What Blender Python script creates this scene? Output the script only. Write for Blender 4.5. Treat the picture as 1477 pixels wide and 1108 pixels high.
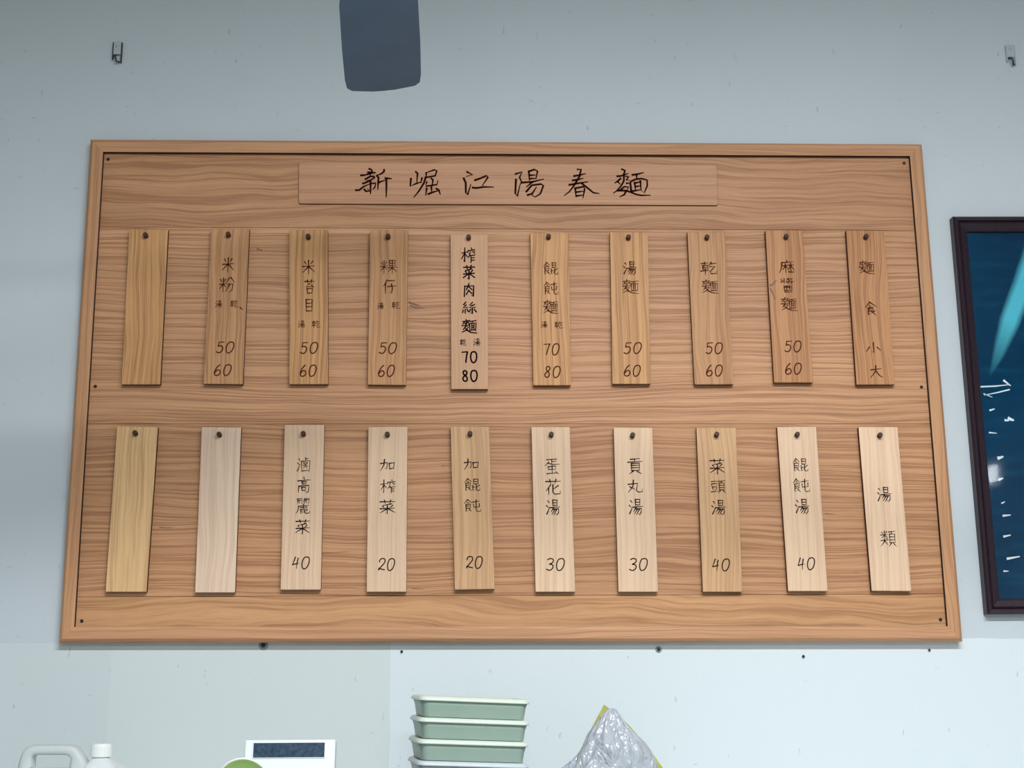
import bpy, math, random
from mathutils import Vector, Matrix, noise

for o in list(bpy.data.objects): bpy.data.objects.remove(o)
S = bpy.context.scene
COL = S.collection

# ------------------------------------------------------------------ camera
FPX = 1900.0
YAW, PITCH, ROLL = -0.02766, 0.21676, 0.00511
BOARD_Y = -0.028                      # front of the menu board frame
BZ = 1.56                             # height of the board's lower edge
CAM = Vector((-0.07465, -2.66601 + BOARD_Y, BZ + -0.06218))
cy, sy, cp, sp, cr, sr = math.cos(YAW), math.sin(YAW), math.cos(PITCH), math.sin(PITCH), math.cos(ROLL), math.sin(ROLL)
RM = Matrix(((cy,-sy,0),(sy,cy,0),(0,0,1))) @ Matrix(((1,0,0),(0,cp,-sp),(0,sp,cp))) @ Matrix(((cr,0,sr),(0,1,0),(-sr,0,cr)))
cam_d = bpy.data.cameras.new('camera'); cam = bpy.data.objects.new('camera', cam_d); COL.objects.link(cam)
cam_d.sensor_fit = 'HORIZONTAL'; cam_d.sensor_width = 36.0; cam_d.lens = FPX / 1477.0 * 36.0
cam_d.clip_start = 0.02
# camera looks along its -Z with +Y up: columns are right, up, -forward
right, fwd, up = RM.col[0], RM.col[1], RM.col[2]
cam.matrix_world = Matrix(((right.x, up.x, -fwd.x, CAM.x), (right.y, up.y, -fwd.y, CAM.y), (right.z, up.z, -fwd.z, CAM.z), (0,0,0,1)))
S.camera = cam

# ------------------------------------------------------------------ world, lights, exposure
w = bpy.data.worlds.new('world'); S.world = w; w.use_nodes = True
w.node_tree.nodes['Background'].inputs[0].default_value = (0.75, 0.85, 0.95, 1)
w.node_tree.nodes['Background'].inputs[1].default_value = 0.3
S.view_settings.view_transform = 'Standard'; S.view_settings.look = 'None'
S.view_settings.exposure = 0.0; S.view_settings.gamma = 1.0; S.view_settings.use_curve_mapping = False

LX = 0.48
def area(name, loc, sx, sy_, power, col, target=None):
    d = bpy.data.lights.new(name, 'AREA'); d.shape = 'RECTANGLE'; d.size = sx; d.size_y = sy_
    d.energy = power; d.color = col
    o = bpy.data.objects.new(name, d); COL.objects.link(o); o.location = loc
    if target is not None:
        o.rotation_euler = (Vector(target) - Vector(loc)).to_track_quat('-Z', 'Y').to_euler()
    return o
for _y, _e in ((-2.4, 120), (-5.2, 105)):
    area('tube_light_glow', (LX, _y, 3.20), 1.8, 0.14, _e, (0.955, 0.985, 1.0))

# ------------------------------------------------------------------ helpers
def at(px, py, Y=BOARD_Y):
    """wall-parallel plane y=Y: the point that was measured at (px,py)"""
    d = RM @ Vector(((px - 738.5) / FPX, 1.0, -(py - 554.0) / FPX))
    t = (Y - CAM.y) / d.y
    return CAM + d * t
def at_z(px, py, Z):
    d = RM @ Vector(((px - 738.5) / FPX, 1.0, -(py - 554.0) / FPX))
    return CAM + d * ((Z - CAM.z) / d.z)

def props(o, label=None, cat=None, group=None, kind=None):
    if label: o['label'] = label
    if cat: o['category'] = cat
    if group: o['group'] = group
    if kind: o['kind'] = kind
    return o
def empty(name, loc, label, cat, group=None):
    o = bpy.data.objects.new(name, None); COL.objects.link(o); o.location = loc; o.empty_display_size = 0.05
    return props(o, label, cat, group)

class MB:
    def __init__(s): s.v = []; s.f = []; s.sm = []
    def add(s, vs, fs, smooth=False):
        n = len(s.v); s.v += [Vector(v) for v in vs]; s.f += [tuple(n + i for i in f) for f in fs]; s.sm += [smooth] * len(fs)
    def box(s, c, d, M=None, bev=0.0):
        x, y, z = d[0]/2, d[1]/2, d[2]/2
        if bev <= 0:
            vs = [Vector((sx*x, sy_*y, sz*z)) for sx in (-1,1) for sy_ in (-1,1) for sz in (-1,1)]
            fs = [(0,1,3,2),(4,6,7,5),(0,4,5,1),(2,3,7,6),(0,2,6,4),(1,5,7,3)]
            if M: vs = [M @ v for v in vs]
            s.add([v + Vector(c) for v in vs], fs)
        else:
            s.rbox(c, d, bev, M)
    def rbox(s, c, d, b, M=None):
        # chamfered box
        x, y, z = d[0]/2, d[1]/2, d[2]/2
        vs = []; idx = {}
        for sx in (-1,1):
            for sy_ in (-1,1):
                for sz in (-1,1):
                    for ax in range(3):
                        p = [sx*(x-b), sy_*(y-b), sz*(z-b)]
                        p[ax] = (sx*x, sy_*y, sz*z)[ax]
                        idx[(sx,sy_,sz,ax)] = len(vs); vs.append(Vector(p))
        fs = []
        I = lambda a, b_, c_, ax: idx[(a,b_,c_,ax)]
        for sg in (-1,1):
            q = [I(sg,-1,-1,0),I(sg,1,-1,0),I(sg,1,1,0),I(sg,-1,1,0)]; fs.append(q if sg>0 else q[::-1])
            q = [I(-1,sg,-1,1),I(-1,sg,1,1),I(1,sg,1,1),I(1,sg,-1,1)]; fs.append(q if sg>0 else q[::-1])
            q = [I(-1,-1,sg,2),I(1,-1,sg,2),I(1,1,sg,2),I(-1,1,sg,2)]; fs.append(q if sg>0 else q[::-1])
        for a in (-1,1):
            for b_ in (-1,1):
                fs.append([I(a,b_,-1,0),I(a,b_,1,0),I(a,b_,1,1),I(a,b_,-1,1)])
                fs.append([I(a,-1,b_,0),I(a,1,b_,0),I(a,1,b_,2),I(a,-1,b_,2)])
                fs.append([I(-1,a,b_,1),I(1,a,b_,1),I(1,a,b_,2),I(-1,a,b_,2)])
                for c_ in (-1,1): fs.append([I(a,b_,c_,0),I(a,b_,c_,1),I(a,b_,c_,2)])
        if M: vs = [M @ v for v in vs]
        s.add([v + Vector(c) for v in vs], fs)
    def loft(s, rings, caps=True, smooth=True, closed=True):
        n = len(rings[0]); vs = [p for r in rings for p in r]; fs = []
        for i in range(len(rings)-1):
            for j in range(n if closed else n-1):
                k = (j+1) % n
                fs.append((i*n+j, i*n+k, (i+1)*n+k, (i+1)*n+j))
        s.add(vs, fs, smooth)
        if caps:
            s.add(rings[0], [tuple(range(n))[::-1]]); s.add(rings[-1], [tuple(range(n))])
    def lathe(s, prof, c, M=None, n=24, smooth=True):
        rings = []
        for r, z in prof:
            ring = [Vector((r*math.cos(2*math.pi*k/n), r*math.sin(2*math.pi*k/n), z)) for k in range(n)]
            if M: ring = [M @ p for p in ring]
            rings.append([p + Vector(c) for p in ring])
        s.loft(rings, True, smooth)
    def tube(s, pts, r, n=10):
        pts = [Vector(p) for p in pts]; rings = []; ref = Vector((0.13,0.31,0.94)).normalized()
        for i, p in enumerate(pts):
            t = (pts[min(i+1,len(pts)-1)] - pts[max(i-1,0)]).normalized()
            a = t.cross(ref).normalized(); b = t.cross(a)
            rr = r[i] if isinstance(r, (list,tuple)) else r
            rings.append([p + a*rr*math.cos(2*math.pi*k/n) + b*rr*math.sin(2*math.pi*k/n) for k in range(n)])
        s.loft(rings)
    def build(s, name, mat, parent=None, origin=None):
        org = Vector(parent['_o']) if parent and '_o' in parent else (Vector(origin) if origin else Vector((0,0,0)))
        me = bpy.data.meshes.new(name)
        me.from_pydata([tuple(v - org) for v in s.v], [], s.f); me.update()
        me.polygons.foreach_set('use_smooth', s.sm)
        me.materials.append(mat)
        if getattr(s, 'mat2', None):
            me.materials.append(s.mat2[0])
            for i_ in s.mat2[1]: me.polygons[i_].material_index = 1
        import bmesh
        bm = bmesh.new(); bm.from_mesh(me)
        if s.f and not getattr(s, 'flat', False): bmesh.ops.recalc_face_normals(bm, faces=bm.faces)
        bm.to_mesh(me); bm.free()
        o = bpy.data.objects.new(name, me); COL.objects.link(o)
        if parent:
            o.parent = parent
            o['_o'] = tuple(org)
        else:
            o.location = org; o['_o'] = tuple(org)
        return o
def root(name, loc, label, cat, group=None):
    o = empty(name, loc, label, cat, group); o['_o'] = tuple(loc); return o

# ------------------------------------------------------------------ materials
def srgb(r, g, b):
    f = lambda c: (c/255/12.92) if c/255 <= 0.04045 else ((c/255+0.055)/1.055)**2.4
    return (f(r), f(g), f(b), 1)
class NT:
    def __init__(s, name):
        s.m = bpy.data.materials.new(name); s.m.use_nodes = True; s.t = s.m.node_tree
        s.b = s.t.nodes['Principled BSDF']
    def n(s, typ, **kw):
        nd = s.t.nodes.new(typ)
        for k, v in kw.items():
            if hasattr(nd, k) and k not in ('Scale',): setattr(nd, k, v)
        return nd
    def l(s, a, b): s.t.links.new(a, b)
    def noise(s, vec, scale, detail=3, rough=0.5, dist=0.0):
        nd = s.t.nodes.new('ShaderNodeTexNoise'); nd.inputs['Scale'].default_value = scale
        nd.inputs['Detail'].default_value = detail; nd.inputs['Roughness'].default_value = rough
        nd.inputs['Distortion'].default_value = dist
        s.l(vec, nd.inputs['Vector']); return nd.outputs['Fac']
    def mapping(s, scale=(1,1,1), loc=(0,0,0), rot=(0,0,0), src=None):
        mp = s.t.nodes.new('ShaderNodeMapping'); mp.inputs['Scale'].default_value = scale; mp.inputs['Location'].default_value = loc
        mp.inputs['Rotation'].default_value = rot
        if src is None:
            tc = s.t.nodes.new('ShaderNodeTexCoord'); src = tc.outputs['Object']
        s.l(src, mp.inputs['Vector']); return mp.outputs['Vector']
    def math(s, op, a, b=None, clamp=False):
        nd = s.t.nodes.new('ShaderNodeMath'); nd.operation = op; nd.use_clamp = clamp
        for i, x in enumerate((a, b)):
            if x is None: continue
            if isinstance(x, (int, float)): nd.inputs[i].default_value = x
            else: s.l(x, nd.inputs[i])
        return nd.outputs[0]
    def ramp(s, fac, stops):
        nd = s.t.nodes.new('ShaderNodeValToRGB'); e = nd.color_ramp.elements
        while len(e) < len(stops): e.new(0.5)
        for i, (p, c) in enumerate(stops): e[i].position = p; e[i].color = c
        s.l(fac, nd.inputs[0]); return nd.outputs[0]
    def mix(s, fac, a, b, mode='MIX'):
        nd = s.t.nodes.new('ShaderNodeMix'); nd.data_type = 'RGBA'; nd.blend_type = mode
        if isinstance(fac, (int, float)): nd.inputs[0].default_value = fac
        else: s.l(fac, nd.inputs[0])
        for i, x in ((6, a), (7, b)):
            if isinstance(x, tuple): nd.inputs[i].default_value = x
            else: s.l(x, nd.inputs[i])
        return nd.outputs[2]
    def bump(s, h, strength, dist):
        nd = s.t.nodes.new('ShaderNodeBump'); nd.inputs['Strength'].default_value = strength; nd.inputs['Distance'].default_value = dist
        s.l(h, nd.inputs['Height']); s.l(nd.outputs[0], s.b.inputs['Normal'])
    def set(s, **kw):
        for k, v in kw.items():
            nm = k.replace('_', ' ')
            if isinstance(v, (int, float, tuple)): s.b.inputs[nm].default_value = v
            else: s.l(v, s.b.inputs[nm])
        return s.m
def plain(name, col, rough=0.5, var=0.06, **kw):
    t = NT(name); v = t.mapping()
    f = t.noise(v, 9, 4)
    dark = tuple(c*(1-var) for c in col[:3]) + (1,); lite = tuple(min(1, c*(1+var)) for c in col[:3]) + (1,)
    t.set(Base_Color=t.ramp(f, [(0.3, dark), (0.7, lite)]), Roughness=rough, **kw)
    return t.m

def wood(name, col, axis='x', seed=0.0, freq=16, wav=0.10, line=0.45, rough=0.55, blotch=0.12, warm=0.0, tint=None, lw=0.0, lowf=1.1):
    """softwood: growth lines across the grain (irregular, wavy), faint fibres, slow tone drift. axis = grain direction"""
    t = NT(name)
    tc = t.t.nodes.new('ShaderNodeTexCoord')
    sep = t.t.nodes.new('ShaderNodeSeparateXYZ'); t.l(tc.outputs['Object'], sep.inputs[0])
    g, a = (sep.outputs['X'], sep.outputs['Z']) if axis == 'x' else (sep.outputs['Z'], sep.outputs['X'])
    # waviness: depends slowly on position along the grain
    def comb(x, y, z):
        c = t.t.nodes.new('ShaderNodeCombineXYZ')
        for i, q in enumerate((x, y, z)):
            if isinstance(q, (int, float)): c.inputs[i].default_value = q
            else: t.l(q, c.inputs[i])
        return c.outputs[0]
    g2 = t.math('MULTIPLY', g, lowf)
    w1 = t.noise(comb(g2, t.math('MULTIPLY', a, 3.0), seed*7.31), 1.6, 2, 0.5)
    w2 = t.noise(comb(t.math('MULTIPLY', g, 4.5), t.math('MULTIPLY', a, 9.0), seed*3.77+5), 1.6, 2, 0.5)
    d = t.math('ADD', t.math('MULTIPLY', t.math('SUBTRACT', w1, 0.5), wav), t.math('MULTIPLY', t.math('SUBTRACT', w2, 0.5), wav*0.16))
    ac = t.math('ADD', a, d)
    v = comb(t.math('MULTIPLY', ac, freq), t.math('MULTIPLY', g, 0.25), seed*11.3)
    rings = t.noise(v, 5.0, 2.5, 0.62)
    fine = t.noise(comb(t.math('MULTIPLY', ac, freq*7), t.math('MULTIPLY', g, 3.0), seed+2), 5.0, 3, 0.6)
    fib = t.noise(comb(t.math('MULTIPLY', a, 420), t.math('MULTIPLY', g, 9), seed+9), 1.0, 3, 0.7)
    slow = t.noise(comb(t.math('MULTIPLY', g, 1.3), t.math('MULTIPLY', a, 5.0), seed+31), 1.0, 3, 0.5)
    c = Vector(col[:3])
    dk = Vector((c.x*(0.60-0.12*line), c.y*(0.50-0.12*line), c.z*(0.44-0.12*line)))
    def tc4(v): return (v.x, v.y, v.z, 1)
    rf = t.ramp(rings, [(0.36, (0,0,0,1)), (0.50+lw, (0.30,0.30,0.30,1)), (0.575+lw, (1,1,1,1)), (0.64+lw, (0.25,0.25,0.25,1)), (0.75, (0,0,0,1))])
    base = t.mix(t.math('MULTIPLY', rf, line), tc4(c), tc4(dk))
    base = t.mix(t.math('MULTIPLY', t.ramp(fine, [(0.48,(0,0,0,1)),(0.62,(1,1,1,1))]), 0.34*line), base, tc4(dk))
    base = t.mix(t.math('MULTIPLY', t.ramp(fib, [(0.45,(0,0,0,1)),(0.7,(1,1,1,1))]), 0.10), base, tc4(dk))
    bl = t.ramp(slow, [(0.3, (1-blotch,1-blotch*1.15,1-blotch*1.3,1)), (0.7, (1+blotch*0.6,1+blotch*0.6,1+blotch*0.6,1))])
    base = t.mix(1.0, base, bl, 'MULTIPLY')
    t.set(Base_Color=base, Roughness=rough)
    t.b.inputs['Specular IOR Level'].default_value = 0.35
    t.bump(rf, 0.25, 0.0004)
    return t.m

# ------------------------------------------------------------------ room
def wall_material():
    t = NT('painted_plaster')
    v = t.mapping()
    big = t.noise(v, 0.9, 3, 0.5); mid = t.noise(v, 5, 5, 0.6); small = t.noise(v, 70, 4, 0.6)
    base = t.ramp(big, [(0.3, srgb(196, 206, 211)), (0.7, srgb(203, 211, 218))])
    base = t.mix(t.math('MULTIPLY', t.ramp(mid, [(0.45,(0,0,0,1)),(0.75,(1,1,1,1))]), 0.16), base, srgb(188, 198, 196))
    # a later, whiter coat on the lower right field, with a ragged edge
    sep = t.t.nodes.new('ShaderNodeSeparateXYZ'); t.l(v, sep.inputs[0])
    rag = t.math('MULTIPLY', t.math('SUBTRACT', mid, 0.5), 0.012)
    zf = t.math('LESS_THAN', t.math('ADD', sep.outputs['Z'], rag), BZ + 0.003)
    xf = t.math('GREATER_THAN', t.math('ADD', sep.outputs['X'], rag), -0.245)
    xf0 = t.math('GREATER_THAN', t.math('ADD', sep.outputs['X'], rag), -0.80)
    base = t.mix(t.math('MULTIPLY', zf, 0.55), base, srgb(214, 223, 222))  # full width: stronger light low on the wall, put into the colour
    base = t.mix(t.math('MULTIPLY', t.math('MULTIPLY', zf, xf0), 0.32), base, srgb(219, 227, 224))
    base = t.mix(t.math('MULTIPLY', t.math('MULTIPLY', zf, xf), 0.7), base, srgb(223, 233, 239))
    # scuffs and grime: small and streaky
    sc = t.noise(t.mapping((9, 9, 26), (3,1,7), (0,0.5,0)), 3.2, 4, 0.55)
    base = t.mix(t.math('MULTIPLY', t.ramp(sc, [(0.69,(0,0,0,1)),(0.78,(1,1,1,1))]), 0.35), base, srgb(120, 130, 134))
    sc2 = t.noise(t.mapping((30, 30, 9), (8,2,1), (0,-0.6,0)), 2.6, 3, 0.5)
    base = t.mix(t.math('MULTIPLY', t.ramp(sc2, [(0.715,(0,0,0,1)),(0.78,(1,1,1,1))]), 0.45), base, srgb(112, 124, 130))
    t.set(Base_Color=base, Roughness=0.62)
    t.b.inputs['Specular IOR Level'].default_value = 0.3
    t.bump(t.math('ADD', t.math('MULTIPLY', small, 0.5), mid), 0.25, 0.002)
    return t.m
M_WALL = wall_material()
M_PLAIN = plain('room_paint', srgb(176, 182, 184), 0.8)
M_FLOOR = plain('floor_terrazzo', srgb(150, 148, 140), 0.5)
X0, X1, YR, ZC = -2.6, 3.2, -7.0, 3.3
def struct(name, c, d, mat):
    m = MB(); m.box(c, d); o = m.build(name, mat); props(o, kind='structure'); return o
wall = struct('wall_front', ((X0+X1)/2, 0.05, ZC/2), (X1-X0+0.2, 0.1, ZC), M_WALL)
struct('wall_left', (X0-0.05, YR/2, ZC/2), (0.1, -YR, ZC), M_PLAIN)
struct('wall_right', (X1+0.05, YR/2, ZC/2), (0.1, -YR, ZC), M_PLAIN)
struct('wall_rear', ((X0+X1)/2, YR-0.05, ZC/2), (X1-X0+0.2, 0.1, ZC), M_PLAIN)
struct('floor', ((X0+X1)/2, YR/2, -0.05), (X1-X0+0.2, -YR+0.2, 0.1), M_FLOOR)
struct('ceiling', ((X0+X1)/2, YR/2, ZC+0.05), (X1-X0+0.2, -YR+0.2, 0.1), M_PLAIN)

# ------------------------------------------------------------------ ink strokes
# each glyph: polylines on a 0-100 grid, y down
def P(s): return [[tuple(float(c) for c in p.split(',')) for p in st.split()] for st in s.split(';') if st.strip()]
def put(strokes, x0, y0, x1, y1):
    return [[(x0 + (x1-x0)*x/100, y0 + (y1-y0)*y/100) for x, y in st] for st in strokes]
mu = P('5,36 95,28; 52,0 50,100 38,90; 50,38 5,78; 56,42 95,62')
mi = P('20,10 32,30; 82,6 66,28; 4,47 96,42; 50,0 50,100; 48,48 6,88; 54,48 96,84')
mil = P('10,12 26,30; 84,8 66,28; 0,46 96,38; 48,0 48,100; 46,50 2,80; 56,48 90,66')
shui = P('40,4 72,18; 10,36 48,50; 14,98 36,82 80,48')
ri = P('10,2 10,98; 10,4 90,2 86,98; 12,50 86,48; 12,96 86,94')
kou = P('10,8 18,95; 10,10 92,6 82,90; 18,90 84,86')
yang = put(ri, 22, 0, 78, 38) + P('0,52 100,45; 34,50 6,78; 26,62 88,58 84,86 66,100 54,90; 48,62 14,94; 68,62 36,98')
shi_l = P('48,0 2,34; 48,4 96,26; 40,22 62,30; 20,40 20,98 62,84; 20,40 82,36 78,70; 24,55 78,52; 24,72 78,68; 60,76 88,96')
kun = put(ri, 14, 0, 82, 42) + P('10,52 10,96 46,84; 10,70 44,66; 92,50 62,68; 56,48 56,88 68,97 96,94 96,80')
tun = P('8,20 88,12; 16,36 18,62 84,56; 84,30 82,60; 48,0 46,84 56,96 98,92 98,76')
mian = P('0,10 100,0; 46,6 38,24; 6,28 12,98; 6,28 94,22 86,98; 34,28 36,88; 64,26 62,86; 36,48 62,46; 36,66 62,65; 12,92 88,88')
mai = P('4,16 92,8; 48,0 48,50; 26,20 8,40; 26,24 42,38; 74,16 58,34; 72,20 90,38; 0,52 98,46; 44,50 12,80; 36,62 80,58 48,86 4,100; 30,66 98,98')
cao = P('0,55 100,45; 28,5 34,100; 72,0 64,95')
zha = P('50,0 56,10; 6,18 2,32; 6,20 96,14 88,28; 36,26 18,40; 62,24 88,36; 30,44 6,66; 26,56 96,50; 46,56 46,100; 48,72 84,68; 48,86 86,83')
ye = P('2,6 98,0; 50,5 40,20; 16,22 16,78; 16,22 86,20 84,78; 18,40 84,38; 18,58 84,56; 16,76 84,75; 34,80 4,100; 66,80 98,98')
si = P('52,0 14,24 52,26; 60,22 10,48 76,44; 14,66 6,88; 46,62 46,92; 74,60 90,78')
jiang_t = P('30,0 30,46; 8,6 10,22 30,22; 4,34 30,32; 60,0 44,20; 58,6 88,4 56,28; 58,14 70,22; 40,34 98,30; 82,24 82,48 70,44; 56,38 62,46')
you = P('0,6 100,2; 8,24 12,100; 8,24 94,20 90,98; 36,4 34,54 22,62; 62,4 64,52 84,52; 12,76 90,72; 12,96 90,94')
lu = P('48,0 48,18; 50,8 80,6; 4,24 10,98; 4,24 96,20 88,98; 30,34 68,72; 70,32 30,72; 26,52 34,58; 68,54 74,58; 48,34 52,40; 10,92 88,88')
G = {
 '米': mi, '目': P('12,2 14,98; 12,4 90,2 86,98; 14,34 86,32; 14,62 86,60; 14,92 86,92'),
 '粉': put(mil, 0, 6, 48, 100) + P('66,2 46,36; 76,0 100,34; 54,50 90,46 84,92 70,100; 70,50 42,98'),
 '苔': put(cao, 4, 0, 98, 26) + P('52,28 14,52 84,48; 70,38 90,56') + put(kou, 20, 60, 84, 100),
 '粿': put(mil, 0, 4, 42, 96) + put(ri, 50, 0, 92, 42) + P('70,0 70,100; 44,54 100,50; 68,56 46,84; 72,56 100,82'),
 '仔': P('30,0 2,46; 20,28 20,98; 42,8 90,4 62,30; 62,30 70,60 64,98 50,88; 36,48 100,42'),
 '榨': put(mu, 0, 0, 44, 98) + put(zha, 44, 0, 100, 100),
 '菜': put(cao, 4, 0, 98, 24) + P('76,26 22,38; 18,42 28,52; 48,38 54,50; 82,36 66,52; 4,62 96,56; 50,50 50,100 40,94; 46,62 4,90; 56,62 98,88'),
 '肉': P('12,18 8,98; 12,20 92,16 88,98 76,90; 48,0 24,48; 48,26 74,46; 48,48 24,82; 50,56 74,76'),
 '絲': put(si, 0, 0, 46, 100) + P('72,0 52,24 76,24; 88,18 50,46 92,44; 72,48 72,98 62,92; 60,62 48,84; 84,60 100,82'),
 '麵': put(mai, 0, 0, 56, 92) + put(mian, 50, 10, 98, 84) + P('34,80 62,94 100,98'),
 '餛': put(shi_l, 0, 0, 46, 100) + put(kun, 48, 4, 100, 100),
 '飩': put(shi_l, 0, 0, 46, 100) + put(tun, 46, 2, 100, 100),
 '湯': put(shui, 0, 4, 34, 96) + put(yang, 30, 0, 100, 100),
 '乾': P('4,14 46,8; 26,0 24,24; 10,28 12,60; 10,28 44,24 42,58; 12,42 42,40; 12,58 42,56; 0,74 50,68; 26,60 26,100; 66,0 52,28; 62,16 96,10; 56,38 88,34 56,78 62,94 98,92 100,72'),
 '麻': P('52,0 58,12; 16,18 96,12; 18,20 14,60 0,98; 24,42 56,38; 42,26 42,96; 40,44 22,74; 44,46 56,64; 60,40 98,36; 78,24 78,98; 76,42 58,76; 80,42 100,80; 60,90 98,92'),
 '醬': put(jiang_t, 0, 0, 100, 84) + put(you, 22, 54, 84, 100),
 '食': P('46,0 4,44; 46,4 98,36; 42,24 52,34; 30,42 28,98 52,84; 30,44 72,40 70,66; 32,54 70,52; 32,67 70,65; 84,66 62,78; 52,68 92,98'),
 '小': P('52,0 52,96 38,86; 24,40 0,84; 76,42 100,72'),
 '大': P('10,38 92,26; 52,0 46,50 6,100; 52,46 76,84 100,98'),
 '滷': put(shui, 0, 4, 30, 96) + put(lu, 28, 0, 100, 100),
 '高': P('48,0 54,12; 4,22 96,14; 34,28 38,44; 34,28 70,26 66,42; 38,42 66,41; 14,56 10,98; 14,56 90,50 86,92 74,98 64,90; 34,66 38,86; 34,66 66,64 62,84; 38,84 62,83'),
 '麗': P('6,6 44,0; 56,4 96,0; 10,14 12,38; 10,14 42,10 40,36; 20,18 26,30; 58,12 60,36; 58,12 92,8 88,36; 70,16 76,28; 50,38 56,46; 16,52 94,46; 18,54 14,80 0,100; 30,60 80,56 78,70; 54,48 52,70; 30,72 80,69; 34,76 34,98 52,90; 34,86 52,82; 84,76 62,88; 60,74 60,92 70,98 98,96 98,84'),
 '加': P('2,36 50,28 46,84 34,76; 30,0 26,50 4,96; 62,34 66,84; 62,36 98,30 92,78; 66,80 94,76'),
 '蛋': P('14,6 84,0 78,12; 48,4 48,34; 50,18 74,16; 28,18 2,44; 24,30 60,38 98,36; 24,50 28,70; 24,50 76,46 72,66; 28,68 72,66; 50,42 50,94; 14,96 84,90; 74,84 92,98'),
 '花': put(cao, 2, 0, 100, 30) + P('34,36 4,76; 22,56 22,100; 86,40 50,66; 52,34 50,84 62,98 98,94 98,76'),
 '貢': P('20,6 82,0; 50,4 50,20; 2,24 98,18; 26,32 26,80; 26,32 78,30 76,80; 28,46 76,44; 28,60 76,58; 28,78 76,76; 40,82 14,100; 62,82 90,98'),
 '丸': P('4,34 66,26 58,84 70,96 98,92 98,74; 38,0 34,50 2,98; 14,52 46,72'),
 '頭': P('4,10 46,6; 8,26 10,52; 8,26 44,22 42,48; 10,50 42,48; 12,60 20,78; 40,56 32,78; 0,92 50,86') + put(ye, 50, 0, 100, 100),
 '類': P('8,8 16,18; 42,4 34,18; 2,28 48,24; 26,0 26,50; 24,30 4,46; 28,30 46,42; 0,64 50,58; 26,50 22,72 0,98; 26,66 46,90; 38,48 44,56') + put(ye, 50, 0, 100, 100),
 '0': [[(58,0),(30,8),(8,40),(4,72),(16,97),(42,100),(72,84),(94,50),(98,20),(84,2),(58,0)]],
 '2': [[(14,30),(24,8),(55,0),(86,6),(88,28),(62,52),(20,80),(4,98)],[(4,98),(10,82),(40,90),(84,96)]],
 '3': [[(20,10),(50,0),(84,6),(86,26),(60,42),(38,48)],[(38,48),(74,52),(84,70),(66,92),(34,100),(2,90)]],
 '4': [[(40,0),(24,30),(2,66)],[(2,66),(40,60),(84,54)],[(76,10),(62,50),(54,100)]],
 '5': [[(34,2),(96,0)],[(34,2),(24,40)],[(24,40),(50,34),(76,42),(82,64),(66,88),(36,100),(2,90)]],
 '6': [[(74,0),(40,20),(10,56),(4,84),(26,100),(62,94),(80,72),(66,50),(36,52),(8,76)]],
 '7': [[(10,6),(94,2)],[(94,2),(70,36),(40,100)]],
 '8': [[(84,14),(60,0),(32,12),(34,34),(62,54),(72,78),(50,98),(18,94),(10,72),(36,52),(70,36),(84,14)]],
}
ROUND = set('02356789')
def smooth(st, k=5):
    if len(st) < 3: return st
    out = []; n = len(st)
    for i in range(n-1):
        p0 = st[max(i-1,0)]; p1 = st[i]; p2 = st[i+1]; p3 = st[min(i+2,n-1)]
        for j in range(k):
            t = j/k
            out.append(tuple(0.5*((2*p1[c]) + (-p0[c]+p2[c])*t + (2*p0[c]-5*p1[c]+4*p2[c]-p3[c])*t*t + (-p0[c]+3*p1[c]-3*p2[c]+p3[c])*t**3) for c in (0,1)))
    out.append(st[-1]); return out
def ribbon(mb, pts, w, Y, taper=True):
    """one pen stroke: flat tapering ribbon on the plane y=Y"""
    P3 = [at(x, y, Y) for x, y in pts]; n = len(P3)
    L = [0.0]
    for i in range(1, n): L.append(L[-1] + (P3[i]-P3[i-1]).length)
    if L[-1] <= 0: return
    a, b = [], []
    for i in range(n):
        t = (P3[min(i+1,n-1)] - P3[max(i-1,0)])
        if t.length == 0: t = Vector((1,0,0))
        t.normalize(); nn = Vector((-t.z, 0, t.x)); u = L[i]/L[-1]
        k = (1.12 - 0.30*u - 0.34*max(0, u-0.75)/0.25) if taper else 1.0
        if not taper and (i == 0 or i == n-1): k = 0.8
        q = P3[i].copy()
        if i == 0: q -= t*w*0.3
        if i == n-1: q += t*w*0.3
        a.append(q + nn*w*k/2); b.append(q - nn*w*k/2)
    # round-ish joints: small quads are enough at this size
    mb.add(a + b, [(i, i+1, n+i+1, n+i) for i in range(n-1)])
def glyph(mb, ch, cx, cy_, w, h, width, Y, lean=(0.0, 0.0), bold=False, rnd=None):
    hand = random.Random(int(cx*7 + cy_*13))
    for st in G[ch]:
        if ch in ROUND: st = smooth(st)
        ox, oy = hand.uniform(-1.5, 1.5), hand.uniform(-1.5, 1.5)
        pts = []
        for x, y in st:
            u = (x + ox - 50)/100*w; v = (y + oy - 50)/100*h
            if ch in '0123456789' and bold: u += (y-50)/100*w*0.28
            pts.append((cx + u + v*lean[0], cy_ + v + u*lean[1]))
        ribbon(mb, pts, width, Y, taper=not bold and ch not in ROUND)

def ink(name, col):
    t = NT(name); v = t.mapping(); f = t.noise(v, 300, 3)
    t.set(Base_Color=t.ramp(f, [(0.3, col), (0.75, tuple(min(1, c*1.4) for c in col[:3]) + (1,))]), Roughness=0.9); t.b.inputs['Specular IOR Level'].default_value = 0.05; return t.m
M_BURN = ink('burnt_brown_lettering', srgb(80, 40, 24))
M_PEN = ink('dark_brown_pen', srgb(36, 26, 24))
M_MARK = ink('black_marker', srgb(26, 10, 18))
M_TITLE = ink('carved_dark_lettering', srgb(40, 14, 10))

M_EDGE_SHADE = plain('edge_shade_dark', srgb(46, 22, 15), 0.8, 0.15)  # shade on strip and plaque sides and inner rails, painted as dark colour
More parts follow.
